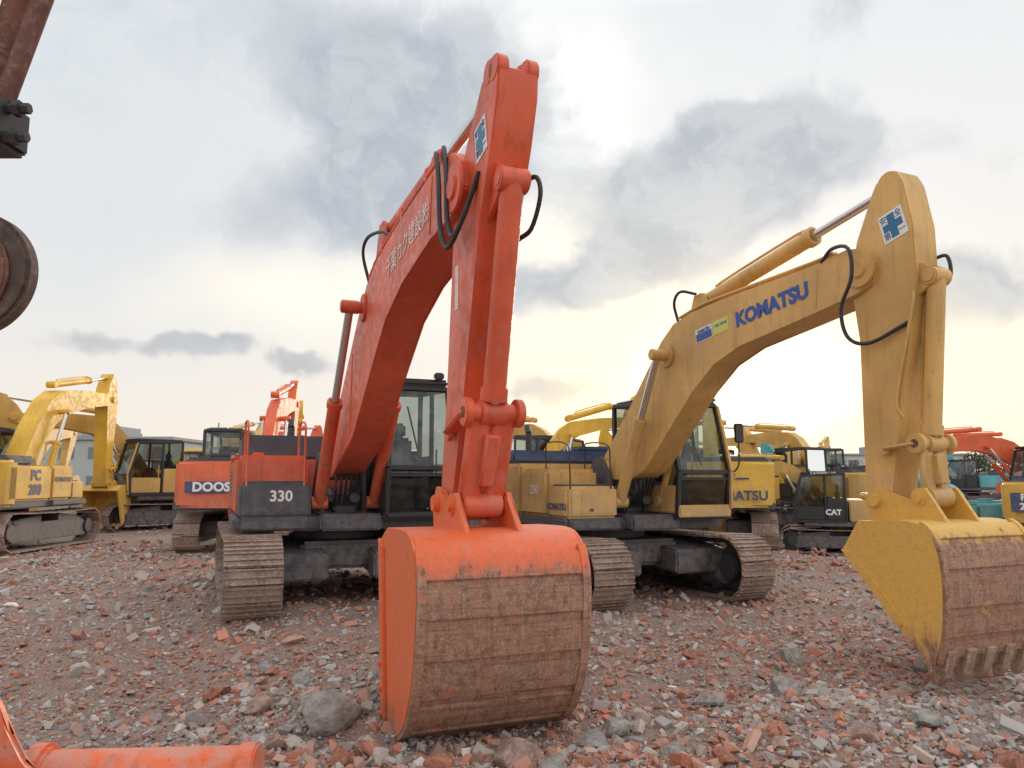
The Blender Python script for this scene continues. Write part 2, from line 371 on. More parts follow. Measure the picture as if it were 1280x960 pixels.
def rocks():
    def stone(name,c):
        m,nt,b=newmat(name); pos=N(nt,'ShaderNodeTexCoord').outputs['Object']
        n1=noise(nt,9,4,pos,.7); n2=noise(nt,45,4,pos,.75)
        a=mixc(nt,mrange(nt,n1,.35,.65),tuple(x*.62 for x in c),tuple(x*1.15 for x in c)); a=mixc(nt,mrange(nt,n2,.45,.7,0,.6),a,(.42,.34,.29)); a=mixc(nt,mrange(nt,n2,.5,.3,0,.5),a,(.16,.13,.12))
        nt.links.new(a,b.inputs['Base Color']); b.inputs['Roughness'].default_value=.95; bump(nt,b,n2,.9,.02); return m
    mg=stone('grey_concrete_stone',(.35,.34,.32)); mp=stone('pink_brick_stone',(.42,.28,.23)); mb=stone('brick_stone',(.44,.16,.09))
    L=[(-1.33,5.72,.22,mg,'grey'),(.04,4.95,.17,mp,'pink'),(.55,5.25,.11,mg,'grey'),(.72,5.6,.12,mg,'grey'),(-.95,5.25,.10,mp,'pink'),(-1.1,5.05,.08,mb,'red'),(1.05,5.2,.09,mg,'grey'),(1.35,5.1,.09,mb,'red'),(2.2,6.4,.12,mg,'grey'),(2.35,5.35,.10,mp,'pink'),(2.9,5.6,.11,mg,'grey'),(-1.9,5.9,.10,mp,'pink'),(-2.35,6.3,.1,mb,'red'),(.25,4.7,.09,mg,'grey'),(-.45,4.8,.09,mb,'red'),(-1.75,6.6,.11,mg,'grey'),(3.1,5.0,.1,mb,'red'),(-.85,6.15,.1,mg,'grey'),(-1.6,5.35,.11,mp,'pink'),(1.5,6.1,.11,mg,'grey'),(3.3,6.7,.11,mp,'pink'),(-1.15,6.7,.1,mp,'pink'),(2.6,7.4,.12,mg,'grey')]
    for x,y,s,m,cn in L:
        bm=bmesh.new(); s*=.95
        bmesh.ops.create_icosphere(bm,subdivisions=4,radius=1)
        ax=(random.uniform(1.05,1.3),random.uniform(.8,1.0),random.uniform(.65,.8))
        pl=[]
        for _ in range(9):
            n_=Vector((random.gauss(0,1),random.gauss(0,1),random.gauss(0,1))).normalized(); pl.append((n_,random.uniform(.42,.78)))
        for v in bm.verts:
            for n_,d_ in pl:
                k=v.co.dot(n_)-d_
                if k>0: v.co-=n_*k*.97
            v.co+=Vector((random.gauss(0,1),random.gauss(0,1),random.gauss(0,1)))*.010
            v.co=Vector((v.co.x*ax[0]*s,v.co.y*ax[1]*s,v.co.z*ax[2]*s))*1.15
        me=bpy.data.meshes.new('rock'); bm.to_mesh(me); bm.free()
        me.polygons.foreach_set('use_smooth',[False]*len(me.polygons))
        o=mkobj('rock',me,None,[m]); o.location=(x,y,float(gh(x,y))+s*.30); o.rotation_euler=(random.uniform(-.25,.25),random.uniform(-.25,.25),random.uniform(0,6))
        o['category']='rock'; o['group']='loose rocks on the rubble'; o['label']={'grey':'rough grey lump of broken concrete on rubble','pink':'dusty pinkish angular stone lying on rubble','red':'broken chunk of red brick lying on rubble'}[cn]
rocks()

# ------------------------------------------------------------------ excavator
def track(root,yc,cfg,hi):
    Lh=cfg.get('tl',4.3)/2; r=cfg.get('tr',.44); w=cfg.get('tw',.6); xi=Lh-r; cz=r+.03
    f=Part()
    f.prism([(-xi+.1,cz-.25),(xi-.1,cz-.25),(xi+.02,cz-.1),(xi+.02,cz+.1),(xi-.35,cz+.2),(-xi+.35,cz+.2),(-xi-.02,cz+.1),(-xi-.02,cz-.1)],yc-.16,yc+.16,0,.02)
    if hi:
        for x in (-xi*.35,xi*.35): f.box(x-.18,x+.18,yc-.2,yc+.2,cz+.1,cz+.25,0)
    fr=f.done('track_frame',root,[cfg['dark']])
    c=Part()
    per=4*xi+2*math.pi*r; n=int(per/(.2 if hi else .3)); pts=[]
    for i in range(n):
        d=per*i/n
        if d<2*xi: p=(-xi+d,cz+r,0.0,1.0); sag=-.03*math.sin(math.pi*d/(2*xi))*1; p=(p[0],p[1]+sag,0,1)
        elif d<2*xi+math.pi*r: a=(d-2*xi)/r; p=(xi+r*math.sin(a),cz+r*math.cos(a),math.sin(a),math.cos(a))
        elif d<4*xi+math.pi*r: p=(xi-(d-2*xi-math.pi*r),cz-r,0,-1)
        else: a=(d-4*xi-math.pi*r)/r; p=(-xi-r*math.sin(a),cz-r*math.cos(a),-math.sin(a),-math.cos(a))
        pts.append(p)
    pitch=per/n
    for (x,z,nx,nz) in pts:
        if hi:
            j=R(random.gauss(0,1.2)); nx,nz=nx*math.cos(j)-nz*math.sin(j),nx*math.sin(j)+nz*math.cos(j)
        M=Matrix(((nz,0,nx,x),(0,1,0,yc),(-nx,0,nz,z),(0,0,0,1)))
        c.box(-pitch*.48,pitch*.48,-w/2,w/2,-.012,.012,0,.004 if hi else 0,M)
        for gx in ((-.42,0,.38) if hi else (-.3,)):
            c.box(gx*pitch-.008,gx*pitch+.012,-w/2+.004,w/2-.004,.0125,.036,0,0,M)
        if hi:
            c.box(-pitch*.42,pitch*.42,-.13,-.07,-.09,-.0125,1,0,M); c.box(-pitch*.42,pitch*.42,.07,.13,-.09,-.0125,1,0,M)
    c.done('track_chain',fr,[M_shoe,M_steel])
    for nm,x in (('idler_wheel',xi),('drive_sprocket',-xi)):
        p=Part(); p.cyl((x,yc-.07,cz),(x,yc+.07,cz),r-.1,0,28,bev=.02); p.cyl((x,yc-.2,cz),(x,yc+.2,cz),r*.45,0,20,bev=.02)
        p.done(nm,fr,[cfg['dark'] if x<0 else M_steel])
    if hi:
        for k in range(8):
            x=-xi+.32+k*(2*xi-.64)/7; p=Part(); p.cyl((x,yc-.18,cz-r+.17),(x,yc+.18,cz-r+.17),.085,0,16,bev=.01); p.done('track_roller',fr,[M_steel])
        for x in (-xi*.4,xi*.4):
            p=Part(); p.cyl((x,yc-.14,cz+r-.14),(x,yc+.14,cz+r-.14),.06,0,14); p.done('carrier_roller',fr,[M_steel])

def hyd(root,name,a,b,k,r,rr,mat,y,ew=1.2):
    a=Vector((a[0],y,a[1])); b=Vector((b[0],y,b[1])); m=a.lerp(b,k); d=(b-a).normalized()
    p=Part(); p.cyl(a,m,r,0,24,bev=.008); p.cyl(m-d*.10,m,r*1.18,0,24,bev=.006); p.cyl(a-Vector((0,r*1.3,0)),a+Vector((0,r*1.3,0)),r*1.05,0,20,bev=.008)
    n=Vector((-d.z,0,d.x)); n=n if n.z>0 else -n
    p.tube([a+d*.25+n*r*.9,a+d*.35+n*r*1.4,m-d*.25+n*r*1.4,m-d*.12+n*r*.9],r*.18,0,8,3)
    o=p.done(name,root,[mat])
    q=Part(); q.cyl(m,b,rr,0,20); q.cyl(b-Vector((0,r*ew,0)),b+Vector((0,r*ew,0)),rr*1.6,1,20,bev=.006)
    q.done('piston_rod',o,[M_chr,mat]); return o

def cab(root,cfg,hi):
    y0,y1=cfg.get('caby',(.42,1.42)); X0,X1=cfg.get('cabx',(-.25,1.5)); zt=cfg.get('cabz',3.0); zb=1.22
    m=cfg['cab']; pm=cfg.get('panel',m)
    prof=[(X0,zb),(X1,zb),(X1+.06,zb+.65),(X1-.22,zt-.08),(X0+.02,zt)]
    p=Part(); w=.07
    for y in (y0+.04,y1-.04):
        for a,b in zip(prof,prof[1:]+prof[:1]): p.bar((a[0],y,a[1]),(b[0],y,b[1]),w,0)
        p.bar((X0+.72,y,zb),(X0+.70,y,zt-.04),w*.9,0)
    for q in prof: p.bar((q[0],y0+.04,q[1]),(q[0],y1-.04,q[1]),w,0)
    p.bar((X1+.05,y0+.04,zb+.55),(X1+.05,y1-.04,zb+.55),w*.7,0)
    p.box(X0,X1,y0,y1,zb-.06,zb+.03,0)
    p.box(X0-.02,X0+.04,y0+.06,y1-.06,zb+.03,zb+.95,0)
    p.box(X0+.02,X1-.16,y0+.03,y1-.03,zt-.05,zt+.06,0,.04)
    c=p.done('cab',root,[m])
    d=Part(); d.box(X0+.76,X1-.02,y1-.075,y1-.005,zb+.05,zb+.55,0,.02); d.box(X0+.05,X0+.66,y1-.075,y1-.005,zb+.05,zb+.85,0,.02)
    d.bar((X0+.85,y1+.0,zb+.5),(X0+.85,y1+.0,zb+.95),.025,0)
    d.done('door',c,[pm])
    d=Part(); d.box(X0+.04,X1-.02,y0+.01,y0+.07,zb+.04,zb+.45,0,.02); d.done('side_panel',c,[pm])
    if 'panel' in cfg:
        d=Part(); d.box(X1+.02,X1+.075,y0+.02,y1-.02,zb-.02,zb+.16,0,.015); d.bar((X1+.075,y1-.03,zb+.1),(X1+.115,y1-.03,zb+.66),.05,0); d.bar((X1+.115,y1-.03,zb+.66),(X1-.17,y1-.03,zt-.1),.05,0); d.done('front_trim',c,[pm])
    def pane(pts,nm='window'):
        t=bmesh.new(); t.faces.new([t.verts.new(q) for q in pts]); me=bpy.data.meshes.new(nm); t.to_mesh(me); t.free(); mkobj(nm,me,c,[M_glass])
    for y,zl in ((y1-.04,zb+.55),(y0+.04,zb+.45)):
        pane([(X0+.74,y,zl),(X1+.03,y,zl),(X1+.05,y,zb+.66),(X1-.23,y,zt-.1),(X0+.74,y,zt-.05)])
        pane([(X0+.04,y,zb+.85),(X0+.68,y,zb+.85),(X0+.68,y,zt-.05),(X0+.05,y,zt-.05)])
    pane([(X1+.05,y0+.07,zb+.58),(X1+.05,y1-.07,zb+.58),(X1-.22,y1-.07,zt-.1),(X1-.22,y0+.07,zt-.1)])
    pane([(X1,y0+.07,zb+.04),(X1,y1-.07,zb+.04),(X1+.05,y1-.07,zb+.5),(X1+.05,y0+.07,zb+.5)])
    pane([(X0,y0+.07,zb+.97),(X0,y1-.07,zb+.97),(X0+.02,y1-.07,zt-.05),(X0+.02,y0+.07,zt-.05)])
    s=Part(); s.box(X0+.25,X0+.75,y0+.25,y1-.25,zb+.35,zb+.5,0,.05); s.box(X0+.2,X0+.34,y0+.25,y1-.25,zb+.5,zb+1.15,0,.05)
    s.box(X0+.22,X0+.32,y0+.35,y1-.35,zb+1.14,zb+1.38,0,.04); s.box(X0+.3,X0+.9,y0+.1,y0+.26,zb+.03,zb+.68,0,.03); s.box(X0+.3,X0+.9,y1-.26,y1-.12,zb+.03,zb+.68,0,.03)
    s.box(X0+.3,X0+.7,y0+.3,y1-.3,zb+.03,zb+.36,0,.03); s.cyl((X0+.88,y0+.17,zb+.65),(X0+.92,y0+.17,zb+.9),.02)
    s.done('seat',c,[M_seat])
    if hi:
        q=Part(); q.tube([(X1,y1,zb+.6),(X1+.1,y1+.12,zb+.75),(X1+.1,y1+.14,zb+1.15)],.014,0); q.box(X1+.08,X1+.12,y1+.06,y1+.24,zb+1.1,zb+1.4,0,.02); q.done('mirror',c,[M_blk])
        for yy in (y0+.2,y1-.2):
            q=Part(); q.box(X1-.18,X1-.08,yy-.07,yy+.07,zt+.05,zt+.15,0,.02); q.done('work_light',c,[M_blk])
        q=Part(); q.bar((X1-.0,y0+.5,zb+.75),(X1-.18,y0+.35,zt-.35),.02); q.done('wiper',c,[M_blk])

def house(root,cfg,hi):
    pt,dk=cfg['paint'],cfg['dark']; W=cfg.get('hw',1.42); RB=cfg.get('rb',-2.75)
    p=Part()
    p.box(-1.1,1.1,-.62,.62,.48,.86,0,.05)
    for sx in (-1,1):
        for sy in (-1,1):
            p.prism([(sx*.35,.45),(sx*1.5,.38),(sx*1.5,.72),(sx*.35,.86)],min(sy*.3,sy*1.25),max(sy*.3,sy*1.25),0,.03)
    p.cyl((0,0,.84),(0,0,1.03),.62,0,36,bev=.02)
    p.done('undercarriage_body',root,[dk])
    p=Part(); p.box(RB+.3,1.25,-W+.03,W-.03,1.02,1.2,0,.03); p.box(.2,1.45,-.42,.42,1.02,1.24,0,.03)
    for y in (-.3,.3): p.prism([(-.3,1.2),(.75,1.2),(.62,1.85),(.42,2.12),(.2,2.1),(-.2,1.5)],y-.035,y+.035,0,.01)
    p.box(.35,.85,-.16,.16,1.24,1.5,0,.03); p.cyl((.6,-.2,1.55),(1.0,-.2,1.45),.06); p.cyl((.6,.15,1.55),(1.05,.1,1.45),.07)
    p.done('revolving_frame',root,[dk])
    p=Part(); p.box(RB+.65,-.35,-W,W,1.2,2.02,0,.05); 
    if hi:
        for k in range(7): p.box(-1.95+.0,-1.1,-W-.006,-W+.002,1.45+k*.06,1.475+k*.06,1,0)
        for xx in (-1.0,-1.95): p.box(xx-.006,xx+.006,-W-.004,-W+.01,1.24,1.98,1,0)
    p.done('machinery_body',root,[cfg.get('body',pt),dk])
    hz=cfg.get('hoodz',2.26)
    p=Part(); p.box(RB+.75,-.9,-W+.12,W-.15,2.02,hz,0,.06); p.box(-1.6,-1.2,.2,.9,hz,hz+.1,0,.04); p.done('engine_hood',root,[cfg.get('hood',dk)])
    n=14
    t=bmesh.new(); ring=[]
    for i in range(n+1):
        a=-math.pi/2+math.pi*i/n; yy=W*math.sin(a); xx=RB+.72-.72*abs(math.cos(a))**.55; ring.append((xx,yy))
    ring=ring+[(RB+.95,W),(RB+.95,-W)]
    lo=[t.verts.new((x,y,1.08)) for x,y in ring]; hi_=[t.verts.new((x,y,2.14)) for x,y in ring]
    t.faces.new(lo); t.faces.new(hi_[::-1])
    for i in range(len(ring)): t.faces.new((lo[i],lo[(i+1)%len(ring)],hi_[(i+1)%len(ring)],hi_[i]))
    es=[e for e in t.edges if abs(e.verts[0].co.z-e.verts[1].co.z)<1e-6]
    bmesh.ops.bevel(t,geom=es,offset=.06,segments=3,affect='EDGES')
    p=Part(); p.merge(t,0); c=p.done('counterweight',root,[cfg.get('cw',pt)])
    p=Part(); p.box(-.33,.62,-W,-.5,1.2,cfg.get('tankz',2.05),0,.06); 
    if hi: tz=cfg.get('tankz',2.05); p.cyl((.2,-W+.3,tz),(.2,-W+.3,tz+.05),.08,0,20,bev=.01); p.box(.6205,.626,-W+.12,-.62,1.3,tz-.1,0,.002)
    p.done('fuel_tank',root,[cfg.get('tank',pt)])
    p=Part(); p.box(.64,1.22,-W+.02,-.52,1.2,1.66,0,.04); p.box(.66,1.05,-W+.1,-.6,1.66,1.685,1,.004)
    if hi: p.box(1.2205,1.228,-W+.1,-.6,1.27,1.6,0,.003); p.box(1.228,1.24,-W+.4,-W+.46,1.3,1.34,1,.003)
    p.done('tool_box',root,[cfg.get('toolbox',pt),dk])
    p=Part(); p.box(1.22,1.42,-W+.02,-.6,1.05,1.16,0,.02); p.box(-.33,1.25,-W-.05,-W+.04,1.06,1.2,0,.02); p.done('step',root,[dk])
    if hi:
        rt=cfg.get('railtop',2.5); rr=cfg.get('railr',.016)
        for yy in (-W+.1,-.62):
            hose(root,'handrail',[(1.2,yy,1.3),(1.18,yy,rt-.3),(1.1,yy,rt-.03),(.5,yy,rt+.02),(.42,yy,rt-.08),(.42,yy,cfg.get('tankz',2.05))],rr,cfg.get('rail',pt))
        p=Part(); p.cyl((-1.9,-.5,2.24),(-1.9,-.5,2.62),.06,0,16); p.cyl((-1.9,-.5,2.62),(-1.97,-.5,2.75),.055,0,16); p.done('exhaust_pipe',root,[M_steel])
    return c

def bucket(root,A,outer,ear,tip,w,ms,mb,mtooth,arm_hw,hi):
    hw=w/2
    p=Part(); ln=smoothline(outer,5)
    full=[A]+ln
    p.sheet(full,-hw,hw,.035,0)
    n=len(ln)
    if hi:
        k=int(n*.28); j=0
        while k<n-3:
            seg=[]
            for i in range(k,min(k+4,n)):
                x,z=ln[i]; x2,z2=ln[min(n-1,i+1)]; x0,zz=ln[i-1]
                dx,dz=x2-x0,z2-zz; l=math.hypot(dx,dz); o_=.024; seg.append((x-dz/l*o_,z+dx/l*o_))
            p.sheet(seg,-hw+.02,hw-.02,.028,0,.005)
            k+=4; j+=1
        for y in (-hw+.012,hw-.012):
            seg=[]
            for i in range(int(n*.25),n-2):
                x,z=ln[i]; x2,z2=ln[i+1]; x0,zz=ln[i-1]; dx,dz=x2-x0,z2-zz; l=math.hypot(dx,dz); seg.append((x-dz/l*.032,z+dx/l*.032))
            p.sheet(seg,y-.03,y+.03,.03,0,.004)
    b=p.done('bucket',root,[mb])
    cx=sum(q[0] for q in full)/len(full); cz=sum(q[1] for q in full)/len(full)
    for y in (-hw,hw):
        s=Part(); 
        sg=1 if y>0 else -1
        ya,yb=sorted((y+sg*.001,y+sg*.022)); s.prism(full,ya,yb,0,.003)
        D=full[-1]; e=[A,D,(D[0]+.13*(cx-D[0])+.0,D[1]+.2*(cz-D[1])),(A[0]+.16*(cx-A[0]),A[1]+.10*(cz-A[1]))]
        ya,yb=sorted((y+sg*.0225,y+sg*.048)); s.prism(e,ya,yb,0,.004)
        if hi:
            for tt in (.1,.22,.34):
                bx=D[0]+(A[0]-D[0])*tt; bz=D[1]+(A[1]-D[1])*tt; bx+=.03*(1 if cx>bx else -1)
                s.cyl((bx,y+sg*.044,bz+.03),(bx,y+sg*.068,bz+.03),.022,0,6)
        s.done('side_plate',b,[ms])
    e=Part()
    for y in (-arm_hw-.045,arm_hw+.045):
        mid=outer[min(2,len(outer)-1)]
        e.prism([(A[0]+.05,A[1]+.02),(tip[0]-.13,tip[1]),(tip[0]-.05,tip[1]+.13),(tip[0]+.1,tip[1]+.1),(ear[0]-.05,ear[1]-.05),(ear[0]-.06,ear[1]+.07),(ear[0]+.06,ear[1]+.09),(ear[0]+.12,ear[1]),(mid[0]-.06,mid[1]-.0),(mid[0]-.15,mid[1]-.08)],y-.022,y+.022,0,.006)
    e.cyl((ear[0],-arm_hw-.10,ear[1]),(ear[0],arm_hw+.10,ear[1]),.05,0,20,bev=.008); e.cyl((tip[0],-arm_hw-.11,tip[1]),(tip[0],arm_hw+.11,tip[1]),.065,0,20,bev=.008)
    for yy in (-1,1): e.cyl((ear[0],yy*(arm_hw+.015),ear[1]),(ear[0],yy*(arm_hw+.08),ear[1]),.085,0,24,bev=.01)
    e.done('bucket_ear',b,[ms])
    D=Vector((outer[-1][0],0,outer[-1][1])); C=Vector((outer[-2][0],0,outer[-2][1])); d=(D-C).normalized(); nrm=Vector((-d.z,0,d.x))
    nT=5 if w>1 else 4
    for i in range(nT):
        y=-hw+.10+i*(w-.20)/(nT-1); t=bmesh.new(); L=.13; V=[]
        for u,hh,ww in ((-.2,.055,.055),(.03,.055,.05),(L,.02,.042)):
            c=D+d*u; V.append([t.verts.new(c+nrm*sz*hh+Vector((0,y+sy*ww,0))) for sz,sy in ((-1,-1),(-1,1),(1,1),(1,-1))])
        for a_,b_ in zip(V,V[1:]):
            for k in range(4): t.faces.new((a_[k],a_[(k+1)%4],b_[(k+1)%4],b_[k]))
        t.faces.new(V[0][::-1]); t.faces.new(V[-1])
        bmesh.ops.bevel(t,geom=t.edges[:],offset=.008,segments=1,affect='EDGES')
        q=Part(); q.merge(t,0); q.done('bucket_tooth',b,[mtooth])
    return b

def rotp(p,c,a):
    s,co=math.sin(a),math.cos(a); return (c[0]+p[0]*co-p[1]*s,c[1]+p[0]*s+p[1]*co)
def excavator(loc,ang,cfg,label,hi=False):
    root=bpy.data.objects.new('excavator',None); COL.objects.link(root); root.empty_display_size=.5
    root.location=loc; root.rotation_euler=(0,0,ang); k_=cfg.get('scale',1); root.scale=(k_,k_,k_)
    root['label']=label; root['category']='excavator'
    root['group']='parked used excavators in the yard'
    z0=cfg.get('z0',0); pt=cfg['paint']
    sh=lambda L:[(x,z-z0) for x,z in L]
    foot=cfg.get('foot',(.35,1.9)); pivot=cfg['pivot']; tip=cfg['tip']
    if z0: foot,pivot,tip=[(q[0],q[1]-z0) for q in (foot,pivot,tip)]
    g=cfg.get('gauge',1.15)
    for y in (-g,g): track(root,y,cfg,hi)
    cwt=house(root,cfg,hi); cab(root,cfg,hi)
    bw=cfg.get('bw',.2); aw=cfg.get('aw',.16)
    if 'boom' in cfg: bp=sh(cfg['boom']); elbow=sh([cfg['elbow']])[0]; abase=sh([cfg['abase']])[0]
    else:
        dx,dz=pivot[0]-foot[0],pivot[1]-foot[1]; L=math.hypot(dx,dz); th=math.atan2(dz,dx); k=L/5.5
        cl=[(0,0,.2),(.2,.62,.30),(.36,.98,.38),(.48,1.03,.38),(.72,.62,.30),(.97,.05,.20)]
        top=[(u*L,(v+h)*k) for u,v,h in cl]; bot=[(u*L,(v-h)*k) for u,v,h in cl]
        loc_=[(-.12,0)]+top+[(L+.12,.1),(L+.15,-.08),(L,-.17)]+bot[::-1]
        bp=[rotp(q,foot,th) for q in loc_]; elbow=rotp((.42*L,.85*k),foot,th); abase=rotp((.48*L,1.6*k),foot,th)
    p=Part(); p.prism(bp,-bw,bw,0,.014 if hi else .02)
    p.cyl((foot[0],-bw-.1,foot[1]),(foot[0],bw+.1,foot[1]),.12,0,20,bev=.01)
    p.cyl((pivot[0],-bw-.05,pivot[1]),(pivot[0],bw+.05,pivot[1]),.10,0,24,bev=.01)
    p.cyl((elbow[0],-bw-.28,elbow[1]),(elbow[0],bw+.28,elbow[1]),.07,0,20,bev=.01)
    if hi:
        for y in (-bw,bw):
            s_=1 if y>0 else -1; p.cyl((elbow[0],y,elbow[1]),(elbow[0],y+s_*.03,elbow[1]),.17,0,28,bev=.008)
            p.cyl((pivot[0],y,pivot[1]),(pivot[0],y+s_*.03,pivot[1]),.2,0,28,bev=.008)
        for y in (-.12,.12): p.prism([(abase[0]-.35,abase[1]-.5),(abase[0]+.35,abase[1]-.5),(abase[0]+.1,abase[1]+.08),(abase[0]-.1,abase[1]+.08)],y-.02,y+.02,0,.005)
        for sx_,sz0,sz1 in cfg.get('seams',[]):
            for y in (-bw-.002,bw+.002): p.bar((sx_,y,sz0-z0),(sx_+.05,y,sz1-z0),.012,0)
    boom=p.done('boom',root,[pt])
    cb=cfg.get('cylfoot',(1.05,1.42))
    for y in (-bw-.17,bw+.17): hyd(root,'boom_cylinder',cb,elbow,cfg.get('bk',.60),.085,.05,pt,y)
    if 'arm' in cfg: ap=sh(cfg['arm']); atop,bb,lk,ear,ll=sh([cfg['atop'],cfg['bbase'],cfg['link'],cfg['ear'],cfg['llow']])
    else:
        dx,dz=pivot[0]-tip[0],pivot[1]-tip[1]; L=math.hypot(dx,dz); ux,uz=dx/L,dz/L
        F=lambda u,v:(tip[0]+u*ux+v*uz,tip[1]+u*uz-v*ux)
        ap=[F(*q) for q in [(-.12,-.1),(.1,-.15),(L-.4,-.22),(L,-.3),(L+.35,-.22),(L+.75,.0),(L+.84,.1),(L+.75,.22),(L+.3,.4),(L-.25,.42),(.35,.17),(-.1,.12)]]
        atop=F(L+.68,.0); bb=F(L-.05,.52); lk=F(.5,.38); ear=F(-.02,.33) ; ll=F(.42,.08)
    p=Part(); p.prism(ap,-aw,aw,0,.014)
    p.cyl((tip[0],-aw-.02,tip[1]),(tip[0],aw+.02,tip[1]),.13,0,22,bev=.01)
    for y in (-aw*.5,aw*.5): p.prism([(bb[0]-.35,bb[1]+.3),(bb[0]-.35,bb[1]-.3),(bb[0]-.02,bb[1]-.1),(bb[0]+.07,bb[1]),(bb[0]+.04,bb[1]+.08)],y-.02,y+.02,0,.006)
    p.cyl((bb[0],-aw*.75,bb[1]),(bb[0],aw*.75,bb[1]),.06,0,20,bev=.006)
    for cx_,cz_ in cfg.get('lobes',[]):
        for y in (-1,1): p.cyl((cx_,y*aw*.45,cz_-z0),(cx_,y*(aw+.004),cz_-z0),.1,0,24,bev=.012)
    arm=p.done('arm',root,[pt])
    hyd(root,'arm_cylinder',abase,atop,cfg.get('ak',.66),.095,.05,pt,0)
    hyd(root,'bucket_cylinder',bb,lk,cfg.get('ck',.84),.085,.055,pt,0)
    p=Part()
    lw=aw+.04; lb=cfg.get('lb',1.0)
    for y in (-lw,lw): 
        p.bar((lk[0],y,lk[1]),(ll[0],y,ll[1]),.10*lb,0,.035)
        p.cyl((lk[0],y-.03,lk[1]),(lk[0],y+.03,lk[1]),.09*lb,0,20,bev=.008); p.cyl((ll[0],y-.02,ll[1]),(ll[0],y+.02,ll[1]),.06,0,20,bev=.006)
        p.cyl((lk[0],y-.036,lk[1]),(lk[0],y+.036,lk[1]),.04,1,12)
    p.cyl((lk[0],-lw,lk[1]),(lk[0],lw,lk[1]),.065,0,20)
    e2=Vector((ear[0]-lk[0],0,ear[1]-lk[1])); 
    for y in (-.095,.095): p.bar((lk[0],y,lk[1]),(ear[0],y,ear[1]),.15*lb,0,.07)
    mid=((lk[0]+ear[0])/2,(lk[1]+ear[1])/2); p.bar((mid[0]-e2.x*.30,0,mid[1]-e2.z*.30),(mid[0]+e2.x*.26,0,mid[1]+e2.z*.26),.10*lb,0,.2)
    p.cyl((ear[0],-.15,ear[1]),(ear[0],.15,ear[1]),.095,0,20,bev=.01)
    p.done('bucket_linkage',root,[pt,M_rust])
    if 'bA' in cfg: A=sh([cfg['bA']])[0]; outer=sh(cfg['bout'])
    else:
        ba=R(cfg.get('bang',0)); rel=[(-.15,-.22),(.05,-.12),(.6,-.18),(.78,-.38),(.78,-.68),(.62,-1.0),(.38,-1.25),(.05,-1.42)]
        q=[rotp(r_,tip,ba) for r_ in rel]; A=q[0]; outer=q[1:]
    bucket(root,A,outer,ear,tip,cfg.get('bwid',1.1),cfg.get('bms',pt),cfg.get('bmb',pt),cfg.get('bmt',M_tooth),aw,hi)
    return root,boom,arm,cwt

def heading(a): a=R(a); return math.atan2(-math.cos(a),math.sin(a))
# ---- hero 1 : orange
OZ=.10
co=dict(paint=M_or,dark=M_dk,cab=M_blk,z0=OZ,foot=(.35,1.98),pivot=(6.62,4.02),tip=(6.25,1.62),
 boom=[(.12,2.0),(.2,2.15),(1.55,2.95),(2.75,3.85),(3.15,4.1),(3.7,4.26),(4.8,4.36),(6.1,4.43),(6.5,4.36),(6.72,4.2),(6.76,3.98),(6.6,3.83),(5.9,3.83),(4.9,3.70),(4.2,3.48),(3.6,3.08),(2.5,2.32),(1.0,1.85),(.4,1.8)],
 seams=[(2.3,2.35,3.4),(5.9,3.87,4.38)],
 elbow=(3.05,3.84),cylfoot=(1.0,1.38),bk=.56,abase=(3.55,4.66),ak=.60,
 arm=[(6.12,1.55),(6.12,1.8),(6.24,2.42),(6.36,3.5),(6.38,3.85),(6.5,4.15),(6.72,4.36),(7.02,4.66),(7.1,4.72),(7.2,4.72),(7.27,4.70),(7.36,4.64),(7.34,4.45),(7.22,4.15),(6.99,3.65),(6.66,2.42),(6.44,1.75),(6.38,1.55),(6.25,1.49)],
 lobes=[(7.16,4.69),(7.27,4.67)],
 atop=(7.02,4.70),bbase=(7.24,3.88),ck=.95,lb=1.15,link=(6.86,2.28),ear=(6.61,1.62),llow=(6.45,2.15),
 bA=(6.1,1.36),bout=[(6.3,1.45),(6.85,1.45),(7.06,1.34),(7.14,1.10),(7.12,.78),(7.04,.46),(6.86,.19),(6.6,.05),(6.34,-.02)],bwid=1.2,
 bms=M_bory,bmb=M_bor,gauge=1.3,tl=4.7,tr=.47,tw=.68,hw=1.47,bw=.215,aw=.155,body=M_or,cabz=3.1,toolbox=M_dk,tank=M_or,rb=-3.0,hoodz=2.42)
CO=(-2.71,11.81,OZ)
ro,bo,ao,_=excavator(CO,heading(22),co,'large orange-red excavator with vertical arm resting its bucket on rubble',True)
side_text('千葉カク建設㈱',.235,5.05,-.219,4.04-OZ,4.5,M_pale,bo,bold=.002,sx=1.0)
emblem(ao,7.02,-.158,4.25-OZ,.23,.28,12)
p=Part(); p.box(6.44,6.52,-.1585,-.156,3.1-OZ,3.45-OZ,0,0); p.done('sticker',ao,[M_pale])
text('330',.2,(1.232,-.92,1.48),(0,1,0),(0,0,1),M_white,ro,bold=.005)
hose(ro,'hydraulic_hose',[(6.1,-.22,4.42),(6.25,-.27,4.44),(6.40,-.29,4.15),(6.46,-.29,3.75),(6.6,-.27,3.55),(6.82,-.23,3.7),(6.95,-.16,3.98)],.02,M_blk,OZ)
hose(ro,'hydraulic_hose',[(6.1,-.16,4.45),(6.3,-.22,4.48),(6.48,-.25,4.15),(6.54,-.26,3.8),(6.68,-.25,3.62),(6.86,-.21,3.78),(6.99,-.16,4.02)],.02,M_blk,OZ)
hose(ro,'hydraulic_hose',[(7.05,.156,3.95),(7.2,.20,3.95),(7.24,.215,3.8),(7.12,.20,3.6),(6.98,.156,3.55)],.018,M_blk,OZ)
hose(ro,'hydraulic_hose',[(3.1,-.16,4.1),(3.15,-.26,4.45),(3.35,-.26,4.6),(3.8,-.2,4.55),(4.1,-.14,4.42)],.02,M_blk,OZ)
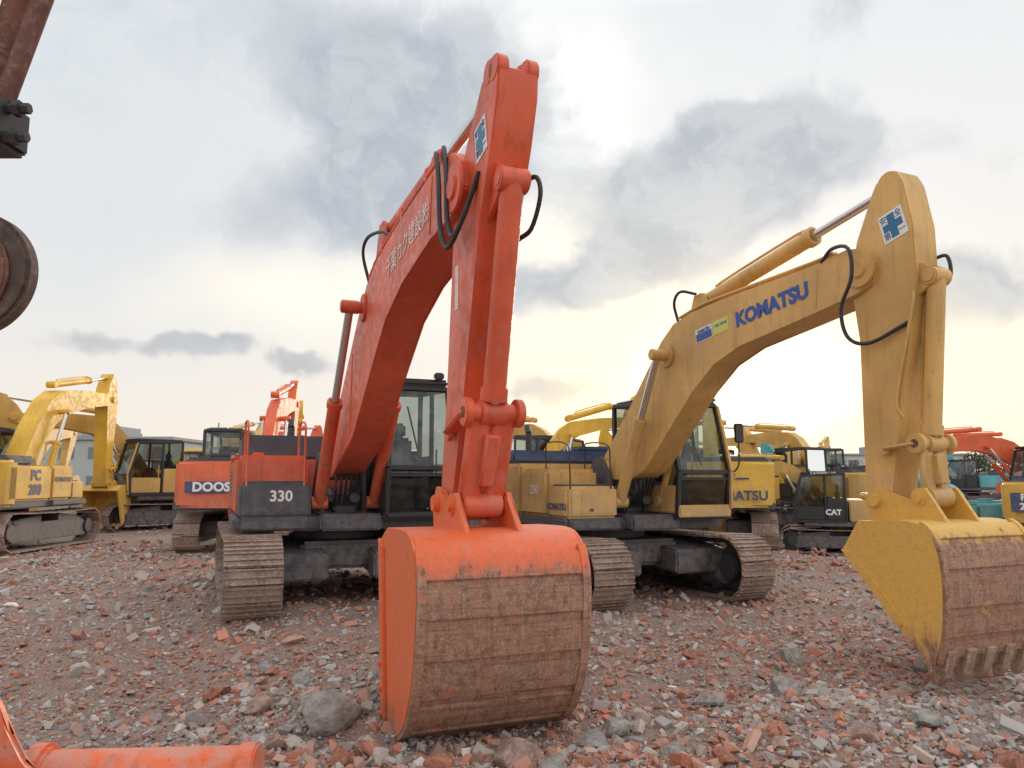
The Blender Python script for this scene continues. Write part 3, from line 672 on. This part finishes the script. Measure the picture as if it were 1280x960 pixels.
for y in (-.19,-.14,.14,.19): hose(ro,'hydraulic_pipe',[(3.2,y,4.17),(3.7,y,4.31),(4.8,y,4.41),(6.05,y,4.48)],.018,M_or,OZ,3)
for x in (3.9,4.8,5.7):
    h=Part(); h.box(x-.03,x+.03,-.21,.21,4.28-OZ+(x-3.7)*.07,4.40-OZ+(x-3.7)*.07,0,.005); h.done('pipe_clamp',ro,[M_or])
for k in range(6):
    y=-.18+k*.07; hose(ro,'hydraulic_hose',[(.95,y,1.35),(1.15,y,1.6+.05*k),(1.0,y,1.95),(.75,y,2.25)],.02,M_blk)

# ---- hero 2 : ochre yellow
KZ=.05
ck=dict(paint=M_ye,dark=M_dk,cab=M_blk,panel=M_ye,caby=(.30,1.30),z0=KZ,foot=(.4,1.98),pivot=(5.46,3.95),tip=(5.5,1.6),
 boom=[(.18,2.0),(.28,2.12),(1.16,2.95),(1.95,3.78),(2.25,3.98),(2.7,4.06),(3.26,4.10),(4.76,4.14),(5.3,4.2),(5.55,4.14),(5.66,3.95),(5.58,3.76),(5.38,3.68),(4.6,3.58),(3.6,3.46),(3.1,3.3),(2.65,2.98),(1.5,1.95),(1.1,1.8),(.5,1.8)],
 seams=[(1.7,2.25,3.4),(4.85,3.66,4.1)],
 elbow=(2.1,3.55),cylfoot=(1.05,1.42),bk=.58,abase=(2.75,4.22),ak=.66,
 arm=[(5.36,1.5),(5.34,1.75),(5.37,3.2),(5.33,3.55),(5.27,3.85),(5.4,4.25),(5.62,4.72),(5.72,4.84),(5.80,4.87),(5.90,4.84),(5.97,4.7),(6.05,4.25),(6.05,3.75),(5.97,3.3),(5.72,2.1),(5.64,1.55),(5.5,1.47)],
 atop=(5.68,4.74),bbase=(6.14,3.72),ck=.95,lb=1.1,link=(5.97,2.14),ear=(5.98,1.64),llow=(5.62,2.1),
 bA=(5.42,1.14),bout=[(5.62,1.42),(6.15,1.44),(6.36,1.34),(6.44,1.05),(6.43,.66),(6.38,.40),(6.31,.2)],bwid=1.2,
 bms=M_byey,bmb=M_bye,gauge=1.2,tl=4.4,tr=.44,tw=.6,hw=1.4,bw=.21,aw=.165,hood=M_nv,rail=M_blk,railr=.011,railtop=2.3,tankz=1.92)
CK=(1.54,12.655,KZ)
rk,bk_,ak_,_=excavator(CK,heading(24),ck,'large ochre-yellow excavator with raised boom and rusty yellow bucket on rubble',True)
side_text('KOMATSU',.245,4.16,-.214,3.83-KZ,6.0,M_blue,bk_,bold=.012,sx=1.05)
p=Part(); M=Matrix.Translation((2.93,-.212,3.72-KZ))@Matrix.Rotation(-R(7),4,'Y'); p.box(-.17,.17,-.002,.002,-.09,.09,0,0,M); p.box(-.16,.16,-.004,-.002,-.08,.025,1,0,M)
st=p.done('sticker',bk_,[M_white,M_blue]); side_text('KOMATSU',.055,2.93,-.218,3.77-KZ,7,M_blue,st,bold=.002)
p=Part(); M2=Matrix.Translation((3.27,-.212,3.765-KZ))@Matrix.Rotation(-R(7),4,'Y'); p.box(-.15,.15,-.002,.002,-.09,.09,0,0,M2)
st=p.done('sticker',bk_,[M_grn]); side_text('中国工程机械',.042,3.27,-.2145,3.785-KZ,7,M_blue,st)
emblem(ak_,5.84,-.168,4.30-KZ,.28,.3,14)
side_text('KOMATSU',.13,.92,-1.384,1.36,0,M_nv,rk,bold=.006)
side_text('200',.2,.2,-1.404,1.6,0,M_pale,rk,bold=.004)
hose(rk,'hydraulic_hose',[(4.95,-.2,4.15),(5.15,-.25,4.24),(5.42,-.32,4.16),(5.46,-.34,3.85),(5.3,-.33,3.55),(5.33,-.29,3.25),(5.55,-.24,3.16),(5.95,-.18,3.3)],.02,M_blk,KZ)
hose(rk,'hydraulic_hose',[(2.3,-.15,4.0),(2.35,-.25,4.25),(2.5,-.25,4.38),(2.75,-.18,4.3)],.02,M_blk,KZ)
hose(rk,'hydraulic_hose',[(2.1,.15,3.9),(2.15,.25,4.15),(2.4,.25,4.28),(2.7,.18,4.25)],.02,M_blk,KZ)
hose(rk,'hydraulic_hose',[(6.0,.166,3.95),(6.12,.2,3.95),(6.14,.2,3.75),(6.03,.166,3.65)],.018,M_blk,KZ)
for k in range(6):
    y=-.18+k*.07; hose(rk,'hydraulic_hose',[(.95,y,1.35),(1.2,y,1.6+.05*k),(1.05,y,1.95),(.85,y,2.3)],.02,M_blk)
for y in (-.18,-.13,.13,.18): hose(rk,'hydraulic_pipe',[(2.35,y,4.04),(2.8,y,4.12),(3.3,y,4.15),(4.8,y,4.19),(5.1,y,4.22)],.018,M_ye,KZ,3)
hose(rk,'hydraulic_pipe',[(6.02,-.17,3.6),(6.0,-.19,3.4),(5.78,-.19,2.6),(5.80,-.15,2.4)],.016,M_ye,KZ)

# ------------------------------------------------------------------ background machines
def bg(x,y,ang,paint_,label,**k):
    c=dict(paint=paint_,dark=M_dk,cab=k.pop('cab',M_blk),pivot=(5.3,4.0),tip=(5.1,1.55),bang=10,bmb=paint_,bms=paint_)
    c.update(k); z=float(gh(x,y)); return excavator((x,y,z),R(ang),c,label,False)
def cwtext(root,body,size,mat,z=1.55,y=0,x=-2.76,**k): return text(body,size,(x,y,z),(0,-1,0),(0,0,1),mat,root,bold=.01,**k)
r,b,a,c=bg(-12.9,19.4,92,M_yb,'bright yellow excavator with dark stripe, bucket down, parked on gravel',pivot=(4.9,4.25),tip=(5.0,1.6),cw=M_yb,hood=M_dk,toolbox=M_yb,bw=.26,aw=.2)
side_text('PC\n200',.34,-1.05,-1.43,1.62,0,M_nv,r,bold=.014); side_text('KOMATSU',.16,.15,-1.43,1.7,0,M_nv,r,bold=.005)
bg(-12.6,27,-128,M_cat,'tan-yellow excavator with dark cab and lowered arm on gravel',pivot=(4.6,3.6),tip=(3.8,1.6),panel=M_cat)
r,b,a,c=bg(-6.66,20.2,96,M_do,'orange excavator seen from behind with dark engine hood',pivot=(4.4,4.15),tip=(4.1,2.0),rb=-2.75,bw=.15,aw=.13)
p=Part(); p.box(-2.775,-2.74,-.75,1.04,1.42,1.68,0,.01); s_=p.done('name_band',r,[M_nv]); text('DOOSAN',.28,(-2.778,.24,1.55),(0,-1,0),(0,0,1),M_white,s_,bold=.012,sx=1.05)
side_text('!',.3,-2.0,-1.425,1.5,0,M_dk,r)
bg(-10.6,30,70,M_do,'orange-red excavator parked among other machines',pivot=(4.9,3.4),tip=(4.9,1.6))
bg(-14.2,36,80,M_cat,'yellow excavator with arm folded in the far row',pivot=(4.6,4.2),tip=(3.8,2.2))
bg(-11.6,40,-70,M_yb,'yellow excavator with raised arm in the far row',pivot=(4.3,4.7),tip=(3.6,2.9))
bg(-21,33,100,M_cat,'tan excavator with arm folded in the far row',pivot=(4.6,4.0),tip=(3.8,2.0))
bg(.4,23,10,M_yb,'yellow excavator with low boom parked behind others',pivot=(3.4,3.5),tip=(3.3,1.5))
bg(2.5,27,150,M_cat,'tan-yellow excavator with low boom parked behind others',pivot=(4.6,3.4),tip=(4.2,1.5))
r,b,a,c=bg(5.35,20.5,76,M_yb,'yellow excavator seen from behind with dark lettering',pivot=(4.8,3.8),tip=(4.3,1.6))
cwtext(r,'KOMATSU',.3,M_nv,1.35,y=-.5); cwtext(r,'第一',.3,M_nv,1.72,y=-.5)
r,b,a,c=bg(7.9,18.7,160,M_cat,'small tan-yellow excavator with black cab seen from its side',pivot=(4.4,3.1),tip=(4.0,1.5),hood=M_cat,scale=.62,panel=M_blk)
text('CAT',.28,(.2,1.425,1.55),(-1,0,0),(0,0,1),M_white,r,bold=.012); text('CATERPILLAR',.15,(.5,1.39,3.01),(-1,0,0),(0,0,1),M_white,r,bold=.003)
text('312',.2,(-1.3,1.425,1.7),(-1,0,0),(0,0,1),M_dk,r,bold=.004)
bg(10.4,25,115,M_cat,'yellow excavator with curved arm in the back row',pivot=(4.3,3.6),tip=(3.2,1.8),scale=.9)
bg(7.6,27,165,M_yb,'bright yellow excavator with arched boom in the back row',pivot=(4.6,3.3),tip=(4.3,1.5),scale=.9)
bg(13.6,33,175,M_cat,'tan-yellow excavator with arched boom in the back row',pivot=(4.6,3.4),tip=(4.3,1.5))
bg(12.6,29,140,M_te,'teal excavator with raised arm in the back row',pivot=(3.8,3.6),tip=(3.3,1.6),scale=.75)
r,b,a,c=bg(12.3,20.5,100,M_te,'teal excavator with white lettering in the back row',pivot=(3.6,2.6),tip=(3.2,1.2),body=M_te,scale=.52,hood=M_te,caby=(.5,1.3),cabz=2.4)
cwtext(r,'KOBELCO',.5,M_white,1.6,y=-.35)
bg(20.2,29,174,M_do,'orange-red excavator with long low boom in back row',pivot=(5.2,2.9),tip=(5.0,1.5),scale=.95)
bg(24.2,34,168,M_do,'orange excavator with long low boom in back row',pivot=(5.2,3.3),tip=(5.0,1.5),scale=.95)
r,b,a,c=bg(12.75,17.0,40,M_yb,'yellow and navy excavator with dark boom at yard edge',pivot=(3.6,4.6),tip=(3.0,2.2),hood=M_nv,scale=.8)
p=Part(); p.box(-2.76,-2.70,.2,1.05,1.36,1.86,0,.01); s_=p.done('name_band',r,[M_nv]); text('PC\n200',.24,(-2.765,.66,1.62),(0,-1,0),(0,0,1),M_white,s_,bold=.01)
for i,(x,y,an,m_) in enumerate([(-24,52,60,M_yb),(15,48,140,M_yb),(20,50,60,M_cat),(31,52,160,M_te)]):
    bg(x,y,an,m_,'excavator parked in the distant row of machines',pivot=(4.6,3.2+.4*(i%4)),tip=(4.0,1.6))

# ------------------------------------------------------------------ cropped neighbours
root=bpy.data.objects.new('excavator',None); COL.objects.link(root); root.location=(-2.1,2.95,0)
root['label']='rust-red excavator arm end with bolted black bracket hanging overhead'; root['category']='excavator'
p=Part(); p.cyl((.03,-.02,3.33),(.24,-.02,4.1),.038,0,24); p.done('piston_rod',root,[M_rust])
p=Part(); p.cyl((-.10,.06,3.40),(.06,.06,4.1),.055,0,24,bev=.01); p.box(-.9,-.2,-.1,.2,3.2,4.7,0,.03); p.done('arm',root,[M_rust])
p=Part(); p.box(-.5,.06,-.1,.12,3.14,3.34,0,.02)
for z in (3.17,3.29):
    p.cyl((.05,-.04,z),(.15,-.04,z),.022,0,6); p.cyl((.09,-.04,z),(.115,-.04,z),.034,0,6)
p.cyl((.0,-.06,3.33),(.0,-.06,3.39),.025,0,6)
p.done('bracket',root,[M_steel])
p=Part(); p.cyl((-.07,-.02,2.62),(-.07,.06,2.62),.255,0,64,bev=.015); p.box(-.6,-.2,-.01,.05,2.5,3.2,0,.02); p.done('pin_boss',root,[M_rim])
p=Part(); p.cyl((-.09,-.05,2.61),(-.09,-.0205,2.61),.205,0,64,bev=.01); p.done('pin_cap',root,[M_rust])
root=bpy.data.objects.new('excavator_attachment',None); COL.objects.link(root); root.location=(-2.0,3.7,.0)
root['label']='orange steel attachment with round tube lying on rubble'; root['category']='attachment'
p=Part(); p.cyl((-.9,0,.42),(.78,.12,.42),.12,0,32); p.cyl((.70,.115,.42),(.79,.12,.42),.135,0,32,bev=.01); p.cyl((-.26,.05,.42),(-.16,.055,.42),.15,0,32,bev=.02); p.done('tube',root,[M_do])
p=Part(); p.prism([(-.9,-.1),(.1,-.1),(-.10,.50),(-.18,.56),(-.24,.66),(-.29,.80),(-.40,.92),(-.9,1.0)],-.16,-.11,0,.01); p.done('bracket_plate',root,[M_do])
p=Part(); p.prism([(-.9,-.1),(.3,-.1),(.0,.3),(-.9,.4)],.2,.25,0,.01); p.done('bracket_plate',root,[M_do])

# ------------------------------------------------------------------ buildings, poles and trees
def building(x,y,w,d,h_,mat,label,fl=2):
    root=bpy.data.objects.new('building',None); COL.objects.link(root); root.location=(x,y,0); root['label']=label; root['category']='building'
    p=Part(); p.box(-w/2,w/2,-d/2,d/2,-.2,h_,0,.05); p.done('wall',root,[mat])
    p=Part(); p.box(-w/2-.3,w/2+.3,-d/2-.3,d/2+.3,h_+.003,h_+.35,0,.05); p.box(-w*.2,w*.05,-d/4,d/4,h_+.3,h_+1.6,0,.03); p.done('roof',root,[M_roof])
    n=int(w/3)
    for f in range(fl):
        for i in range(n):
            xx=-w/2+(i+.5)*w/n; zz=(f+.55)*h_/fl
            q=Part(); q.box(xx-.8,xx+.8,-d/2-.03,-d/2+.02,zz-.6,zz+.6,0,0); q.done('window',root,[M_wing])
M_wall=plain('grey_green_render',(.42,.46,.44),.9,0,.15,.5); M_wall2=plain('pale_render',(.55,.55,.53),.9,0,.1,.5); M_roof=plain('grey_roof',(.32,.34,.35),.9,0,.1,1); M_wing=plain('dark_window',(.16,.2,.22),.2,0,.2,.3)
building(-42,82,15,10,5.8,M_wall,'low grey-green industrial building behind the yard')
building(-58,95,18,10,7.5,M_wall2,'pale industrial building behind the yard',3)
building(62,125,20,10,5.6,M_wall2,'pale long building behind the yard')
def pole(x,y,h_):
    p=Part(); p.cyl((0,0,-.2),(0,0,h_),.14,0,10,r2=.08); p.bar((-1,0,h_-.6),(1,0,h_-.6),.1); p.bar((-.7,0,h_-1.3),(.7,0,h_-1.3),.1)
    o=p.done('utility_pole',None,[M_roof]); o.location=(x,y,0); o['label']='grey utility pole with two crossarms behind the yard'; o['category']='utility pole'; o['group']='utility poles behind the yard'
pole(-34,88,8.4); pole(-20,100,8.0); pole(52,105,8.5)
M_bark=plain('bark',(.12,.09,.07),.95); M_leaf=plain('dark_foliage',(.10,.12,.08),.9,0,.5,3)
def tree(x,y,s):
    root=bpy.data.objects.new('tree',None); COL.objects.link(root); root.location=(x,y,0); root['label']='dark leafy tree standing behind the yard'; root['category']='tree'; root['group']='trees behind the yard'
    p=Part(); p.cyl((0,0,-.2),(0,0,s*.55),.14*s/4,0,8,r2=.07*s/4)
    for k in range(5):
        a=k*1.3; p.cyl((0,0,s*.35+.05*k),(math.cos(a)*s*.25,math.sin(a)*s*.25,s*.7),.05,0,6,r2=.02)
    p.done('trunk',root,[M_bark])
    n=900; cen=np.array([(rng.normal(0,.22)*s,rng.normal(0,.22)*s,s*(.68+rng.normal(0,.13))) for _ in range(12)])
    c=cen[rng.integers(0,12,n)]+rng.normal(0,.085*s,(n,3)); V=[];F=[]
    for q in c:
        a=rng.normal(0,1,3);a/=np.linalg.norm(a); b=np.cross(a,rng.normal(0,1,3)); b/=np.linalg.norm(b); r_=s*.035
        k=len(V); V+= [tuple(q-a*r_),tuple(q+b*r_*.6),tuple(q+a*r_),tuple(q-b*r_*.6)]; F.append((k,k+1,k+2,k+3))
    me=bpy.data.meshes.new('crown'); me.from_pydata(V,[],F); mkobj('crown',me,root,[M_leaf])
for x,y,s in ((58,95,5.2),(63,98,6),(68,96,5),(50,118,5.5),(40,122,5.2),(45,126,4.8),(30,125,5),(24,128,4.6),(-66,100,6.5),(-50,110,6),(-27,118,5.2),(-14,124,4.6),(74,104,6)): tree(x,y,s)

# ------------------------------------------------------------------ world
w=bpy.data.worlds.new('World'); sc.world=w; w.use_nodes=True; nt=w.node_tree
bgn=nt.nodes['Background']; out=nt.nodes['World Output']
sky=N(nt,'ShaderNodeTexSky',sky_type='NISHITA'); sky.sun_disc=False; sky.sun_elevation=R(12); sky.sun_rotation=R(17)
nt.links.new(sky.outputs[0],bgn.inputs[0]); bgn.inputs[1].default_value=.10
tc=N(nt,'ShaderNodeTexCoord').outputs['Generated']; sp=N(nt,'ShaderNodeSeparateXYZ'); nt.links.new(tc,sp.inputs[0])
az=math2(nt,'MULTIPLY',math2(nt,'ARCTAN2',sp.outputs[0],sp.outputs[1]),57.2958); el=math2(nt,'MULTIPLY',math2(nt,'ARCSINE',sp.outputs[2]),57.2958)
cm=N(nt,'ShaderNodeCombineXYZ'); nt.links.new(az,cm.inputs[0]); nt.links.new(el,cm.inputs[1]); vec=cm.outputs[0]
nz=N(nt,'ShaderNodeTexNoise'); nz.inputs['Scale'].default_value=.12; nz.inputs['Detail'].default_value=4; nz.inputs['Roughness'].default_value=.55; nt.links.new(vec,nz.inputs['Vector'])
def vm(op,a,b):
    n=N(nt,'ShaderNodeVectorMath',operation=op)
    for i,v in ((0,a),(1,b)):
        if hasattr(v,'is_output'): nt.links.new(v,n.inputs[i])
        else: n.inputs[i].default_value=v
    return n
dist=vm('MULTIPLY',vm('SUBTRACT',nz.outputs['Color'],(.5,.5,.5)).outputs[0],(13,6,0)).outputs[0]
wv=vm('ADD',vec,dist).outputs[0]
def blob(v,a0,e0,sa,se,wt):
    d=vm('DIVIDE',vm('SUBTRACT',v,(a0,e0,0)).outputs[0],(sa,se,1)).outputs[0]
    n=N(nt,'ShaderNodeVectorMath',operation='LENGTH'); nt.links.new(d,n.inputs[0])
    return mrange(nt,n.outputs['Value'],0,1.5,wt,0)
B=[(-9,29,13,6.5,1.1),(-13,20,10,4.5,1.0),(-4,25,8,5,.8),(13,21,12,4.4,1.1),(20,23,9,5.0,1.1),(10,16,8,2.6,1.0),(2.5,14.3,6,2.0,.9),(-22.5,9.2,3.2,1.1,1.1),(-15.7,8.4,3.2,1.1,1.1),(3.3,6.6,4.5,1.1,1.0),(31,12.5,8,3.8,1.0),(22,4.6,8,1.2,.5),(-31,26,9,5,.45),(26,32,12,4,.55),(-29,9.5,5,1.1,.8),(33,21,6,3,.35),(-27,18,7,3,.3),(-26,34,10,5,.5)]
s=None
for bb in B:
    v=blob(wv,*bb); s=v if s is None else math2(nt,'ADD',s,v)
n2=noise(nt,.22,4,wv,.6); n3=noise(nt,.05,2,vec)
s=math2(nt,'ADD',s,math2(nt,'MULTIPLY',math2(nt,'SUBTRACT',n2,.5),1.0))
far=mrange(nt,math2(nt,'ABSOLUTE',az),45,70); s=math2(nt,'ADD',s,math2(nt,'MULTIPLY',far,math2(nt,'MULTIPLY',mrange(nt,n3,.45,.65),.7)))
cl=mrange(nt,s,.27,.9)
cr=N(nt,'ShaderNodeValToRGB'); nt.links.new(mrange(nt,el,-5,60,0,1,False),cr.inputs[0]); e=cr.color_ramp
e.elements[0].position=0; e.elements[0].color=(.86,.78,.69,1); e.elements[1].position=.12; e.elements[1].color=(.97,.88,.78,1)
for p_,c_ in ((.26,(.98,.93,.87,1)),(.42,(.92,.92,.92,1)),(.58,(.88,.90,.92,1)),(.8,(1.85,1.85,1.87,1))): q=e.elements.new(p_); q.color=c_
base=cr.outputs[0]
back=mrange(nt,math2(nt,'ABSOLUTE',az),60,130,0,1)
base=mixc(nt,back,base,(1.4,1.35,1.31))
leftblue=mrange(nt,az,0,-30,0,.6); leftblue=math2(nt,'MULTIPLY',leftblue,mrange(nt,el,2,16,.1,1)); base=mixc(nt,leftblue,base,(.74,.79,.83))
base=mixc(nt,blob(wv,17,6,18,9,1),base,(1.2,1.05,.80)); base=mixc(nt,blob(wv,8,18,9,4,.9),base,(1.2,1.12,.95)); base=mixc(nt,blob(wv,4,28,9,6,.9),base,(1.12,1.12,1.09)); base=mixc(nt,blob(wv,-14,13,11,3.6,.9),base,(1.15,1.06,.92))
ccol=mixc(nt,mrange(nt,n2,.35,.65),(.42,.47,.54),(.60,.64,.68)); lowc=mrange(nt,el,14,3); ccol=mixc(nt,lowc,ccol,(.60,.57,.58))
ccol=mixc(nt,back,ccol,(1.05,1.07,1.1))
colr=mixc(nt,math2(nt,'MULTIPLY',cl,.86),base,ccol)
g1=blob(vec,17.5,6.4,15,8,.8); colr=mixc(nt,g1,colr,(1.45,1.22,.80))
colr=mixc(nt,blob(vec,17.0,7.2,7,4,1.0),colr,(2.4,2.1,1.5))
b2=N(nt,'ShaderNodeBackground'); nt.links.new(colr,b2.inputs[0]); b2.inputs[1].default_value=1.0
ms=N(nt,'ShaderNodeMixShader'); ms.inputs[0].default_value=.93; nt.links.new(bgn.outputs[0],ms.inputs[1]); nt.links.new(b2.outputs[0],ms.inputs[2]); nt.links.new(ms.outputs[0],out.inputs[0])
su=bpy.data.lights.new('sun','SUN'); su.energy=1.5; su.angle=R(14); su.color=(1,.87,.7); so=bpy.data.objects.new('sun',su); COL.objects.link(so)
d=Vector((math.sin(R(17))*math.cos(R(12)),math.cos(R(17))*math.cos(R(12)),math.sin(R(12)))); so.rotation_euler=d.to_track_quat('Z','Y').to_euler()

# ------------------------------------------------------------------ camera
cam=bpy.data.cameras.new('camera'); c=bpy.data.objects.new('camera',cam); COL.objects.link(c); sc.camera=c
c.location=(0,0,1.8); c.rotation_euler=(R(90)+math.atan(120/950),0,0); cam.sensor_width=36; cam.lens=36*950/1280; cam.clip_end=3000; cam.clip_start=.05
